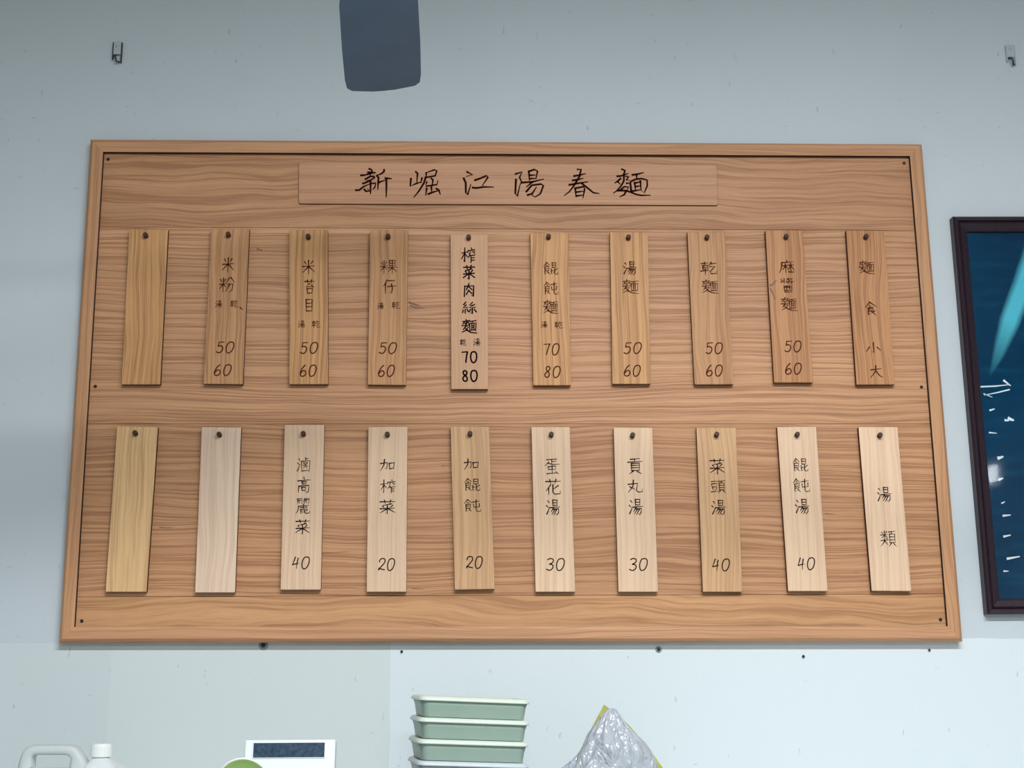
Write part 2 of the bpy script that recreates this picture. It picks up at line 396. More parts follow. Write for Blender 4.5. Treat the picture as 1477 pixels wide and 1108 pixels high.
# ------------------------------------------------------------------ menu board
BT = [(129.5,199.5),(1330.8,206.5),(1389.7,925.5),(84,927)]                # outer corners of the frame
BI = [(148.3,218.5),(1313,224.5),(1367.6,903.5),(106.5,904.5)]            # inner corners
O4 = [at(*p) for p in BT]; I4 = [at(*p) for p in BI]
cen = sum(O4, Vector()) / 4
board = root('menu_board', (cen.x, 0.0, O4[3].z), 'large framed pine board carrying the carved title and two rows of hanging wooden menu strips', 'menu board')
PANEL_Y = -0.016
zs = [I4[0].z + 0.010, at(730, 330, PANEL_Y).z, at(730, 611.5, PANEL_Y).z, at(730, 859, PANEL_Y).z, I4[3].z - 0.010]
pcol = [srgb(204, 152, 112), srgb(213, 161, 120), srgb(212, 159, 117), srgb(212, 160, 114)]
for i in range(4):
    zt, zb = zs[i], zs[i+1]
    xl, xr = min(I4[0].x, I4[3].x) - 0.010, max(I4[1].x, I4[2].x) + 0.010
    m = MB(); m.rbox(((xl+xr)/2, (PANEL_Y-0.004)/2, (zt+zb)/2), (xr-xl, -PANEL_Y-0.004, zt-zb-0.0006), 0.0005)
    mt = wood('pine_plank_%s' % 'abcd'[i], pcol[i], 'x', seed=[3.1, 7.7, 12.9, 5.2][i], freq=[16, 29, 27, 15][i], wav=[0.12, 0.045, 0.05, 0.12][i], line=[0.72, 0.85, 0.82, 0.7][i], blotch=0.10)
    m.build('plank', mt, board)
M_RAIL_H = wood('frame_pine_horizontal', srgb(210, 158, 118), 'x', 21, freq=30, wav=0.06, line=0.55)
M_RAIL_V = wood('frame_pine_vertical', srgb(210, 158, 116), 'z', 27, freq=30, wav=0.06, line=0.55)
for i in range(4):
    j = (i+1) % 4
    prof = [(0.0, 0.0), (0.0, BOARD_Y+0.007), (0.12, BOARD_Y+0.003), (0.24, BOARD_Y), (0.80, BOARD_Y), (1.0, BOARD_Y+0.002), (1.0, -0.002)]
    rings = []
    for (o_, n_) in ((O4[i], I4[i]), (O4[j], I4[j])):
        rings.append([Vector((o_.x + (n_.x-o_.x)*u, y, o_.z + (n_.z-o_.z)*u)) for u, y in prof])
    m = MB(); m.loft(rings, True, False); m.mat2 = (M_EDGE_SHADE, [5])
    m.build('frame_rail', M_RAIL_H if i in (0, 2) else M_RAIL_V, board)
# title plaque
PLY = PANEL_Y - 0.005
tp = [at(*p, PLY) for p in [(430.8,234.5),(1034,238.5),(1036,296),(430.6,293.5)]]
def rounded_quad(c, r=0.006, k=4):
    out = []
    for i in range(4):
        p, a, b = c[i], c[i-1], c[(i+1)%4]
        da, db = (a-p).normalized()*r, (b-p).normalized()*r
        for s_ in range(k+1):
            t = s_/k; out.append(p + da*(1-t)**2 + db*t**2)
    return out
def slab(c, y_front, y_back, r=0.004, ch=0.0012):
    m = MB(); q = rounded_quad(c, r); ce = sum(c, Vector())/4
    def inset(s_): return [p + (ce-p).normalized()*s_ for p in q]
    def aty(ps, y): return [Vector((p.x, y, p.z)) for p in ps]
    m.loft([aty(q, y_back), aty(q, y_front+ch), aty(inset(ch), y_front)], True, False)
    m.mat2 = (M_EDGE_SHADE, range(len(q)))
    return m
M_PLAQ = wood('plaque_pine', srgb(206, 155, 120), 'x', 41, freq=26, wav=0.03, line=0.5)
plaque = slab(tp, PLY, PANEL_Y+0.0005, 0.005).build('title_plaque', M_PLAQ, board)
props(plaque, 'long low title plaque with six carved characters')
TL = [  # origin x, origin y, zoom, strokes traced
 (500, 235, 14.77, '480,125 535,150 550,185; 300,265 380,262 445,238; 450,195 540,215 615,210; 440,245 600,200; 520,190 500,270; 395,350 500,290 585,285 600,310 520,362 430,385; 340,440 410,420 480,395; 505,370 510,560 510,655; 190,580 265,580 370,500 480,455; 505,440 620,432 600,520 560,560; 375,560 410,605 490,598 450,550; 795,140 800,180 740,230 640,270; 640,270 680,310 670,440 665,560; 690,415 810,370; 820,325 880,330 955,335; 845,340 848,540 843,725'),
 (580, 235, 10.55, '205,135 235,155 225,300; 135,235 125,355 200,320 290,290; 302,228 288,300; 365,150 372,220 505,195 528,118 490,105 365,150; 360,215 330,310 255,430 180,520; 440,235 470,255 458,345; 375,290 362,355 530,330 545,270; 375,385 360,490; 445,365 450,445; 395,475 470,445 550,425; 520,390 560,415 580,475'),
 (580, 235, 10.55, '985,135 1070,180 980,205; 935,230 968,300 970,450 995,488 1045,330; 1105,265 1190,235 1285,195 1308,215 1222,345; 1070,375 1130,382 1250,365 1388,368'),
 (730, 235, 10.55, '140,168 240,140 205,220 235,290 215,330; 150,250 140,460 170,510 210,340; 345,130 355,265; 345,130 430,100 478,125 455,240; 360,188 440,185; 365,240 440,235; 232,300 400,288 568,248; 400,290 310,365; 305,440 390,340 530,322 568,345 520,470 440,520 390,485; 325,490 400,465 460,370'),
 (730, 235, 10.55, '1085,100 1140,97 1120,200 1030,350 960,440 888,495; 1030,200 1120,185 1205,165; 1010,265 1090,255 1170,235; 958,335 1100,310 1242,288; 1150,310 1250,390 1330,455 1412,465; 1050,380 1065,515; 1060,385 1180,360 1195,400 1170,530; 1065,445 1180,430; 1065,502 1170,490'),
 (870, 235, 17.05, '455,155 535,185 510,280 510,440 440,570 330,690 255,742; 340,330 440,320 608,262; 430,380 360,450 285,495; 345,450 415,522; 560,335 622,335 575,425 640,430; 570,500 645,498; 410,680 520,585 620,590 592,680; 345,680 550,680 680,720 800,770 920,797 1155,795; 560,700 520,780 415,832; 715,295 850,275 990,240; 820,290 825,385; 690,690 668,500 680,460 800,400 950,385 1080,420 1085,560 1010,740 935,670; 690,690 750,690 925,660; 772,480 795,675; 915,440 930,660; 785,495 925,465; 800,580 915,565'),
]
for ox, oy, z, s_ in TL:
    m = MB(); m.flat = True
    for st in P(s_):
        ribbon(m, [(ox + x/z, oy + y/z) for x, y in st], 0.0042, PLY - 0.0004)
    m.build('title_character', M_TITLE, plaque)

# ------------------------------------------------------------------ the twenty strips
pal = {
 'amber': (srgb(208,156,110), 0.70), 'gold': (srgb(216,163,110), 0.80), 'pale': (srgb(240,211,186), 0.36), 'cream': (srgb(238,204,172), 0.34),
 'tan': (srgb(222,178,134), 0.5), 'olive': (srgb(236,194,142), 0.62), 'red': (srgb(206,149,102), 0.75), 'pink': (srgb(208,162,126), 0.22)}
GT, GB = 'top row of menu strips', 'bottom row of menu strips'
# corners TL TR BR BL, tone, label, [(char, x, y, w, h)...], [(digits, x, y, w, h)...], pen
tags = [
 (((186.6,330.3),(242.4,331),(231,554.7),(175,554.7)), 'gold', 'blank amber wooden strip at the left end of the top row', [], [], 0, GT),
 (((304.5,330.5),(359.7,329.5),(350.3,554.5),(293.7,553.8)), 'amber', 'amber wooden strip reading 米粉, 50 and 60', [('米',328.8,382,18,21),('粉',327.4,410.3,21,21)], [('50',324.7,501.2,26,15.5),('60',321.3,533.9,25,15.5)], 0, GT),
 (((417,332.5),(472.7,331.5),(473.4,554.3),(417.4,554.5)), 'gold', 'streaky wooden strip reading 米苔目, 50 and 60', [('米',445,385.4,19,20),('苔',446.3,413.6,15,20),('目',445.8,440.7,11,18)], [('50',445.8,501.9,26,15.5),('60',444.4,534.8,24,16)], 0, GT),
 (((533.7,332),(588.5,331.5),(585.5,555.5),(530.5,555)), 'amber', 'amber wooden strip reading 粿仔, 50 and 60', [('粿',560.9,385.4,23,20),('仔',562,413.6,19,20)], [('50',559.3,502.3,26,15.5),('60',557.3,535,24,16)], 0, GT),
 (((649.9,338),(703.4,338),(704,561.5),(650.8,561.5)), 'pink', 'bold black marker strip reading 榨菜肉絲麵, 70 and 80', [('榨',675.8,368,20,21),('菜',676.3,392.8,17,20),('肉',676.7,418.6,16,19),('絲',677,444.5,20,17),('麵',677,470.7,21,20)], [('70',677.4,515.2,22,15.5),('80',677.4,542.2,23,15.5)], 1, GT),
 (((764.8,335.5),(820,335.8),(823.5,556),(769.3,556)), 'gold', 'golden wooden strip reading 餛飩麵, 70 and 80', [('餛',794.3,387,21,18),('飩',794.7,415.9,20,18),('麵',794.3,443,21,20)], [('70',795.2,503.9,23,16),('80',796.5,536.6,24,16)], 0, GT),
 (((879.9,334.5),(934.5,335),(938.5,554),(883.3,554)), 'gold', 'golden wooden strip reading 湯麵, 50 and 60', [('湯',908.5,387,19,19),('麵',909.6,413.6,23,20)], [('50',912.3,502.3,26,15.5),('60',911.9,534.8,24,15.5)], 0, GT),
 (((991.4,334.5),(1045.5,334),(1058.2,554.6),(1001.8,554.8)), 'amber', 'amber wooden strip reading 乾麵, 50 and 60', [('乾',1022.5,387,23,18),('麵',1024.3,413.6,23,20)], [('50',1029.9,502.3,25,15.5),('60',1030.4,534.8,24,15.5)], 0, GT),
 (((1104,332),(1157.7,332),(1173,552),(1116.6,552)), 'red', 'reddish strip reading 麻醬麵 with a knot at left', [('麻',1134.7,384.8,21,18),('醬',1135.8,411.4,20,20),('麵',1138,438.9,23,20)], [('50',1143.7,499.8,25,15.5),('60',1144.2,532,24,15.5)], 0, GT),
 (((1220.5,332),(1275.5,332.6),(1290.9,554.8),(1235.6,555)), 'red', 'reddish wooden heading strip reading 麵食 小 大 at the right end of the top row', [('麵',1250.2,385.9,22,19),('食',1255.8,445.2,17,19),('小',1259.7,502,20,15),('大',1263.3,536,18,17)], [], 0, GT),
 (((169.2,615),(227.7,616),(211.1,854),(152.2,854)), 'olive', 'blank yellowish wooden strip at the left end of the bottom row', [], [], 0, GB),
 (((291,616),(347.8,616.5),(339,855),(281.3,855)), 'pale', 'blank pale grey-stained wooden strip, second from left in the bottom row', [], [], 0, GB),
 (((410.7,613),(468,613),(462.6,851),(404.6,851)), 'cream', 'pale wooden strip reading 滷高麗菜, 40', [('滷',438,670.7,19,21),('高',438,699.9,19,22),('麗',437,729.9,20,22),('菜',436.3,760.3,21,21)], [('40',433.9,812,25,17)], 2, GB),
 (((531.3,616),(587.8,615.5),(586.1,854),(528.9,854)), 'cream', 'pale wooden strip reading 加榨菜, 20', [('加',558.6,671.1,21,17),('榨',560,701.8,22,19),('菜',558.8,731.6,23,20)], [('20',557.6,814.4,24,17)], 2, GB),
 (((650,615.5),(705.5,615.5),(713.6,850),(656,851)), 'tan', 'tan wooden strip reading 加餛飩, 20', [('加',679.5,669.9,21,16),('餛',681.2,699.2,23,18),('飩',681.6,729.6,24,18)], [('20',684.1,811.5,24,17)], 2, GB),
 (((766.4,616),(821.7,616),(829.8,854),(772.5,854)), 'cream', 'pale striped wooden strip reading 蛋花湯, 30', [('蛋',796.4,673.1,22,22),('花',797.6,702.3,22,22),('湯',797.6,732.3,20,22)], [('30',801,814.4,27,17)], 2, GB),
 (((885.1,617),(940.7,617),(949.2,854),(892,854)), 'cream', 'very pale wooden strip reading 貢丸湯, 30', [('貢',915.8,672.4,22,22),('丸',916.3,701.6,22,18),('湯',917,731.6,20,22)], [('30',920.7,814.4,27,17)], 2, GB),
 (((1004.5,617),(1061.3,617),(1071,854),(1013.7,854)), 'tan', 'wavy-grained wooden strip reading 菜頭湯, 40', [('菜',1034.5,673.1,22,22),('頭',1035.7,702.3,21,18),('湯',1036.4,732.3,20,21)], [('40',1040,814.9,25,17)], 2, GB),
 (((1121,616),(1177,615.5),(1194,853),(1136.8,853)), 'cream', 'pale wooden strip reading 餛飩湯, 40', [('餛',1154.6,670.7,22,19),('飩',1155.8,700.4,24,19),('湯',1157,731,20,21)], [('40',1162.9,813.2,25,17)], 2, GB),
 (((1238.4,616),(1294.4,616),(1314.7,853),(1257.4,852.5)), 'cream', 'pale wooden heading strip reading 湯類 at the right end of the bottom row', [('湯',1275.2,713.3,20,21),('類',1281.3,777.1,22,22)], [], 2, GB),
]
small = {1: [('湯',315.7,438.5,10,10),('乾',337.8,438.5,11,10)], 2: [('湯',435,467.8,10,10),('乾',455.7,467.8,12,10)], 3: [('湯',549,441.4,9,9),('乾',571,440.7,12,10)],
         4: [('乾',668,494.2,9,9),('湯',688,493.7,10,10)], 5: [('湯',785,468.5,9,9),('乾',806,469,12,10)]}
pegs = [(211,341),(330,340),(445,343),(560,343),(676,344),(791,343),(906,344),(1019,344),(1133,343),(1248,343),
        (196,626),(317,628),(438,627),(559,628),(678,627),(795,628),(912,629),(1033,628),(1149,628),(1268,629)]
M_PEG = wood('dark_peg_wood', srgb(80, 52, 38), 'x', 55, freq=60, line=0.3)
M_KNOT = plain('knot_wood', srgb(132, 90, 66), 0.6, 0.2)
TAG_F, TAG_B = PANEL_Y - 0.0135, PANEL_Y - 0.0035
for i, (c, tone, label, chars, nums, pen, grp) in enumerate(tags):
    q = [at(*p, TAG_F) for p in c]
    ce = sum(q, Vector())/4
    nth = ['at the left end of', 'second from left in', 'third from left in', 'fourth from left in', 'fifth from left in', 'fifth from right in', 'fourth from right in', 'third from right in', 'second from right in', 'at the right end of'][i % 10]
    if 'row' not in label: label = label + ', ' + nth + (' the top row' if i < 10 else ' the bottom row')
    r = root('menu_strip', (ce.x, TAG_B, min(q[2].z, q[3].z)), label, 'menu strip', grp)
    col, ln = pal[tone]
    rg = random.Random(100+i)
    k = rg.uniform(0.96, 1.03); col = tuple(x*k for x in col[:3]) + (1,)
    mt = wood('strip_wood_%s' % str(i), col, 'z', seed=60 + i*3.7, freq=rg.uniform(20, 30), wav=rg.uniform(0.02, 0.05), line=ln, blotch=0.07, lowf=2.0)
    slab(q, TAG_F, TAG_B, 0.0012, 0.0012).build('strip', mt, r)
    # pen direction of this strip, in the lettering plane
    lean = ((c[3][0]+c[2][0]-c[0][0]-c[1][0])/2/(c[3][1]-c[0][1]), 0.0)
    Yt = TAG_F - 0.0003
    wd = {0: 0.0027, 1: 0.0036, 2: 0.0024}[pen]; mat = {0: M_BURN, 1: M_MARK, 2: M_PEN}[pen]
    if chars:
        for (ch, x, y, w_, h_) in chars:
            m = MB(); m.flat = True
            glyph(m, ch, x, y, w_, h_, wd*(0.82 if ch in '麵醬麗榨頭類餛飩滷粿蛋' else 1.0), Yt, lean, bold=(pen == 1)); m.build('dish_character', mat, r)
        for (ch, x, y, w_, h_) in small.get(i, []):
            m = MB(); m.flat = True; glyph(m, ch, x, y, w_, h_, 0.0016, Yt, lean); m.build('small_character', mat, r)
    for (s_, x, y, w_, h_) in nums:
        m = MB(); m.flat = True
        for kx, ch in enumerate(s_):
            dw = w_*0.44
            glyph(m, ch, x + (-w_*0.27 if kx == 0 else w_*0.27), y, dw if ch != '1' else dw*0.4, h_, wd*0.95, Yt, (lean[0], 0), bold=(pen == 1))
        m.build('price', mat, r)
    if i == 1:   # small ink slip beside the small characters
        m = MB(); m.flat = True; ribbon(m, [(346,443.5),(350,446.5)], 0.0026, Yt); m.build('ink_slip', mat, r)
    if i == 8:   # knot on the left edge: a dark eye with two curved grain lines
        m = MB(); m.flat = True
        ribbon(m, smooth([(1111,412),(1115,410),(1119,405)]), 0.0045, Yt); ribbon(m, smooth([(1111,416),(1114,422),(1118,432)]), 0.0030, Yt)
        m.build('knot', M_KNOT, r)
# knots and short dark checks in the board itself
for nm, st_, w_ in [('knot', '590,436 597,439 606,441', 0.0042), ('knot', '592,441 600,444 612,444', 0.0034), ('crack', '465,798 484,797 503,796', 0.0012), ('crack', '637,672 650,671.5', 0.0015),
                    ('crack', '230,761 240,761.5 250,761.5', 0.0014), ('crack', '1190,741 1204,742', 0.0015), ('knot', '371,359 378,361', 0.004), ('crack', '1232,826 1238,827', 0.0016), ('crack', '595,849 612,850', 0.0014)]:
    m = MB(); m.flat = True; ribbon(m, smooth(P(st_)[0]), w_, PANEL_Y - 0.0003); m.build(nm, M_KNOT, board)
# pegs belong to the board; the strips hang on them
for (px, py) in pegs:
    p = at(px, py, TAG_F)
    L0 = Vector((p.x, PANEL_Y + 0.002, p.z - 0.003)); L1 = Vector((p.x, TAG_F - 0.011, p.z + 0.0015))
    d = (L1 - L0).normalized()
    m = MB(); m.tube([L0, L1 - d*0.001, L1], [0.0050, 0.0050, 0.0042], 12)
    m.build('peg', M_PEG, board)
# panel screws in small dark countersinks
M_HOLE = plain('dark_screw', srgb(28, 20, 18), 0.5)
MY = Matrix.Rotation(math.radians(90), 3, 'X')
for (px, py) in [(156,230),(1304,235.5),(137.5,557.5),(1329,558.5),(118,896),(1356.5,894)]:
    p = at(px, py, PANEL_Y)
    m = MB(); m.lathe([(0.0033, -0.003), (0.0036, 0.0006), (0.0024, 0.0010), (0.0012, 0.0003)], (p.x, PANEL_Y, p.z), MY, 14)
    m.build('screw', M_HOLE, board)

# ------------------------------------------------------------------ framed picture on the right
PF = -0.024
pTL, pBL = at(1375, 311.5, PF), at(1425, 886, PF)
vdir = (pBL - pTL); Hh = vdir.length; vdir.normalize(); hdir = Vector((-vdir.z, 0, vdir.x)); 
if hdir.x < 0: hdir = -hdir
Wd = 1.12
pic = root('framed_picture', (pBL.x + Wd/2, 0, pBL.z), 'dark brown framed teal underwater picture behind glass, right of the menu board', 'picture')
oc = [pTL, pTL + hdir*Wd, pTL + hdir*Wd + vdir*Hh, pBL]
def pinset(d): return [pTL + hdir*d + vdir*d, pTL + hdir*(Wd-d) + vdir*d, pTL + hdir*(Wd-d) + vdir*(Hh-d), pBL + hdir*d - vdir*d]
M_PFR = wood('dark_frame_wood', srgb(46, 32, 42), 'z', 71, freq=40, line=0.5, rough=0.35)
fw = 0.031
prof = [(0.0, 0.0), (0.0, PF+0.004), (0.003, PF), (0.009, PF+0.001), (0.0115, PF+0.006), (0.0135, PF+0.0035), (0.016, PF+0.006), (0.027, PF+0.010), (fw, PF+0.0125), (fw, -0.002)]
for i in range(4):
    j = (i+1) % 4; rings = []
    for k in (i, j): rings.append([Vector((pinset(u)[k].x, y, pinset(u)[k].z)) for u, y in prof])
    m = MB(); m.loft(rings, True, False); m.build('frame_rail', M_PFR, pic)
q = pinset(fw - 0.002)
def teal():
    t = NT('teal_print'); v = t.mapping()
    a = t.noise(v, 3.0, 4, 0.5); b = t.noise(t.mapping((6,6,40)), 1.5, 3, 0.5)
    c = t.ramp(a, [(0.3, srgb(0, 40, 72)), (0.7, srgb(0, 66, 98))])
    c = t.mix(t.math('MULTIPLY', t.ramp(b, [(0.5,(0,0,0,1)),(0.8,(1,1,1,1))]), 0.28), c, srgb(24, 96, 126))
    A0, B0 = at(1502, 336, -0.0045) - pic.location, at(1427, 545, -0.0045) - pic.location; dd = B0 - A0; LL = dd.length; dd.normalize()
    sp = t.t.nodes.new('ShaderNodeSeparateXYZ'); t.l(v, sp.inputs[0])
    ux = t.math('SUBTRACT', sp.outputs['X'], A0.x); uz = t.math('SUBTRACT', sp.outputs['Z'], A0.z)
    al = t.math('DIVIDE', t.math('ADD', t.math('MULTIPLY', ux, dd.x), t.math('MULTIPLY', uz, dd.z)), LL)
    ac = t.math('ABSOLUTE', t.math('ADD', t.math('ADD', t.math('MULTIPLY', ux, -dd.z), t.math('MULTIPLY', uz, dd.x)), t.math('MULTIPLY', t.math('SUBTRACT', a, 0.5), 0.03)))
    wd_ = t.ramp(al, [(0.0, (1,1,1,1)), (0.62, (0.8,0.8,0.8,1)), (0.85, (0.45,0.45,0.45,1)), (1.0, (0.05,0.05,0.05,1))])
    rr_ = t.math('DIVIDE', ac, t.math('MULTIPLY', wd_, 0.030))
    mk = t.math('MULTIPLY', t.ramp(rr_, [(0.45,(1,1,1,1)),(1.0,(0,0,0,1))]), t.ramp(al, [(0.6,(1,1,1,1)),(1.0,(0,0,0,1))]))
    c = t.mix(mk, c, srgb(88, 190, 210))
    t.set(Base_Color=c, Roughness=0.6); t.b.inputs['Specular IOR Level'].default_value = 0.03; return t.m
m = MB(); m.add([Vector((p.x, -0.0045, p.z)) for p in q] + [Vector((p.x, -0.002, p.z)) for p in q], [(0,1,2,3),(7,6,5,4),(0,4,5,1),(1,5,6,2),(2,6,7,3),(3,7,4,0)])
print_o = m.build('print', teal(), pic)
# white dabs of the print, plus arrow-like reflections painted flat among them
M_GLINT = plain('white_glint_paint', srgb(225, 238, 242), 0.5)
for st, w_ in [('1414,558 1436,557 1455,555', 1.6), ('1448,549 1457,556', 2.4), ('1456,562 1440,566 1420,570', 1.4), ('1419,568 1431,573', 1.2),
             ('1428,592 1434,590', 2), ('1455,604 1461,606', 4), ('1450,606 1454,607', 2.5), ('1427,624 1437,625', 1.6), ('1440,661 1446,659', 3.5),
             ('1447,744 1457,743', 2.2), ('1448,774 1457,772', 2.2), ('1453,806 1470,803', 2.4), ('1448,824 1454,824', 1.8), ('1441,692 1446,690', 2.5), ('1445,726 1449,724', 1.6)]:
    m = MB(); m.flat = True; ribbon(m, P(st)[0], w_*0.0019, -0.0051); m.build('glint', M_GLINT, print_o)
g = NT('picture_glass')
_tr = g.n('ShaderNodeBsdfTransparent'); _gl = g.n('ShaderNodeBsdfGlossy'); _gl.inputs['Roughness'].default_value = 0.04
_fr = g.n('ShaderNodeFresnel'); _fr.inputs['IOR'].default_value = 1.32; _mx = g.n('ShaderNodeMixShader')
g.l(_fr.outputs[0], _mx.inputs[0]); g.l(_tr.outputs[0], _mx.inputs[1]); g.l(_gl.outputs[0], _mx.inputs[2])
g.l(_mx.outputs[0], g.t.nodes['Material Output'].inputs['Surface'])
m = MB(); q2 = pinset(fw-0.001)
m.add([Vector((p.x, -0.0090, p.z)) for p in q2] + [Vector((p.x, -0.0070, p.z)) for p in q2], [(0,1,2,3),(7,6,5,4),(0,4,5,1),(1,5,6,2),(2,6,7,3),(3,7,4,0)])
m.build('glass', g.m, pic)

# ------------------------------------------------------------------ old wall brackets near the top corners
M_BRK = plain('painted_metal', srgb(182, 192, 196), 0.5)
M_RUST = plain('dark_hook_metal', srgb(48, 56, 62), 0.5, 0.3)
for (px, py, lab) in [(170, 76, 'small painted wall bracket with dark hook above the board\'s left corner'), (1456.5, 80, 'small painted wall bracket with dark hook near the right edge, above the picture')]:
    p = at(px, py, 0)
    r = root('wall_bracket', (p.x, 0, p.z), lab, 'bracket')
    m = MB(); m.rbox((p.x, -0.003, p.z + 0.008), (0.019, 0.006, 0.030), 0.0012); m.build('plate', M_BRK, r)
    m = MB(); m.rbox((p.x - 0.0092, -0.0035, p.z + 0.002), (0.0022, 0.007, 0.040), 0.0005); m.rbox((p.x + 0.0092, -0.0035, p.z - 0.002), (0.0022, 0.007, 0.048), 0.0005); m.build('side_rail', M_RUST if px < 500 else M_BRK, r)
    m = MB(); m.lathe([(0.0030, 0.0), (0.0030, 0.0015), (0.001, 0.002)], (p.x, -0.006, p.z + 0.012), MY, 12); m.build('rivet', M_BRK, r)
    m = MB(); m.tube([(p.x-0.004, -0.002, p.z-0.008), (p.x-0.004, -0.010, p.z-0.011), (p.x, -0.014, p.z-0.019), (p.x+0.001, -0.010, p.z-0.026), (p.x+0.006, -0.004, p.z-0.024)], 0.0021, 8)
    m.tube([(p.x-0.005, -0.004, p.z-0.006), (p.x+0.005, -0.004, p.z-0.006)], 0.0014, 8)
    m.build('hook', M_RUST, r)

# screws, plugs and holes left in the plaster below the board
M_NAIL = plain('old_nail', srgb(30, 36, 42), 0.5, 0.3); M_PLUG = plain('grey_plug', srgb(150, 158, 162), 0.6)
for (px, py, rr, lab) in [(380,931,0.0045,'dark screw head tucked under the board\'s lower edge, left'), (579.5,940,0.0028,'tiny dark nail in the wall above left of the containers'),
        (950,937,0.0032,'dark screw in a grey plug in the wall, right of centre under the board'), (1158.5,947,0.0030,'dark nail lowest under the board, right part'), (1340,938,0.0026,'tiny dark nail under the board\'s right corner')]:
    p = at(px, py, 0)
    r = root('wall_screw', (p.x, 0, p.z), lab, 'screw', 'screws and nails under the board')
    if px in (950, 380):
        m = MB(); m.lathe([(rr*2.1, -0.004), (rr*2.1, 0.0006), (rr*1.5, 0.0010)], (p.x, 0, p.z), MY, 16); m.build('plug', M_PLUG, r)
    m = MB(); m.lathe([(rr*0.6, -0.01), (rr*0.6, 0.002), (rr, 0.0025), (rr*0.8, 0.004), (rr*0.2, 0.0045)], (p.x, 0, p.z), MY, 14); m.build('head', M_NAIL, r)

# ------------------------------------------------------------------ counter under the frame edge
M_STEEL = NT('brushed_steel'); v = M_STEEL.mapping((3,3,200)); M_STEEL.set(Base_Color=srgb(185,190,192), Metallic=0.9, Roughness=0.35); M_STEEL.bump(M_STEEL.noise(v, 4, 3), 0.1, 0.001); M_STEEL = M_STEEL.m
CZ = 1.17
ctr = root('steel_counter', (0.1, -0.33, 0), 'stainless steel counter against the wall, holding the jug, containers and bag', 'counter')
m = MB(); m.rbox((0.1, -0.33, CZ-0.02), (3.2, 0.62, 0.04), 0.004); m.build('worktop', M_STEEL, ctr)
for lx in (-1.42, 1.62):
    for ly in (-0.06, -0.60):
        m = MB(); m.tube([(lx, ly, 0.0), (lx, ly, CZ-0.04)], 0.02, 14); m.build('leg', M_STEEL, ctr)
m = MB(); m.rbox((0.1, -0.33, 0.3), (3.04, 0.54, 0.03), 0.004); m.build('lower_shelf', M_STEEL, ctr)

def rrect(cx, cy_, z, hx, hy, r, M=None, k=5):
    out = []
    for qx, qy, a0 in ((1,1,0),(-1,1,90),(-1,-1,180),(1,-1,270)):
        for s_ in range(k+1):
            a = math.radians(a0 + 90*s_/k)
            out.append(Vector((qx*(hx-r) + r*math.cos(a), qy*(hy-r) + r*math.sin(a), 0)))
    if M: out = [M @ p for p in out]
    return [p + Vector((cx, cy_, z)) for p in out]

# ------------------------------------------------------------------ stacked food containers
def plastic(name, col, trans=0.25, rough=0.3, sss=0.0):
    t = NT(name); v = t.mapping(); f = t.noise(v, 14, 3)
    c = t.ramp(f, [(0.3, tuple(x*0.95 for x in col[:3])+(1,)), (0.7, col)])
    t.set(Base_Color=c, Roughness=rough, Transmission_Weight=trans, IOR=1.35)
    return t.m
M_BOX = plastic('green_tinted_plastic', srgb(172, 195, 182), 0.30, 0.35)
M_RIM = plastic('pale_green_rim', srgb(232, 244, 230), 0.20, 0.3)
M_BOXB = plastic('blue_tinted_plastic', srgb(188, 206, 210), 0.30, 0.35)
M_RIMB = plastic('pale_blue_rim', srgb(218, 228, 232), 0.20, 0.3)
SY = -0.27
stop = at(677, 1006, SY - 0.07)
pl, pr = at(594, 1010, SY-0.07), at(759, 1010, SY-0.07)
bw = (pr.x - pl.x) / 2 * 0.985; bd = 0.070; PIT = (at(677,1006,SY-0.07).z - at(677,1036.5,SY-0.07).z)
nb = int((stop.z - CZ) / PIT); z_top = stop.z
PIT = (z_top - CZ) / nb
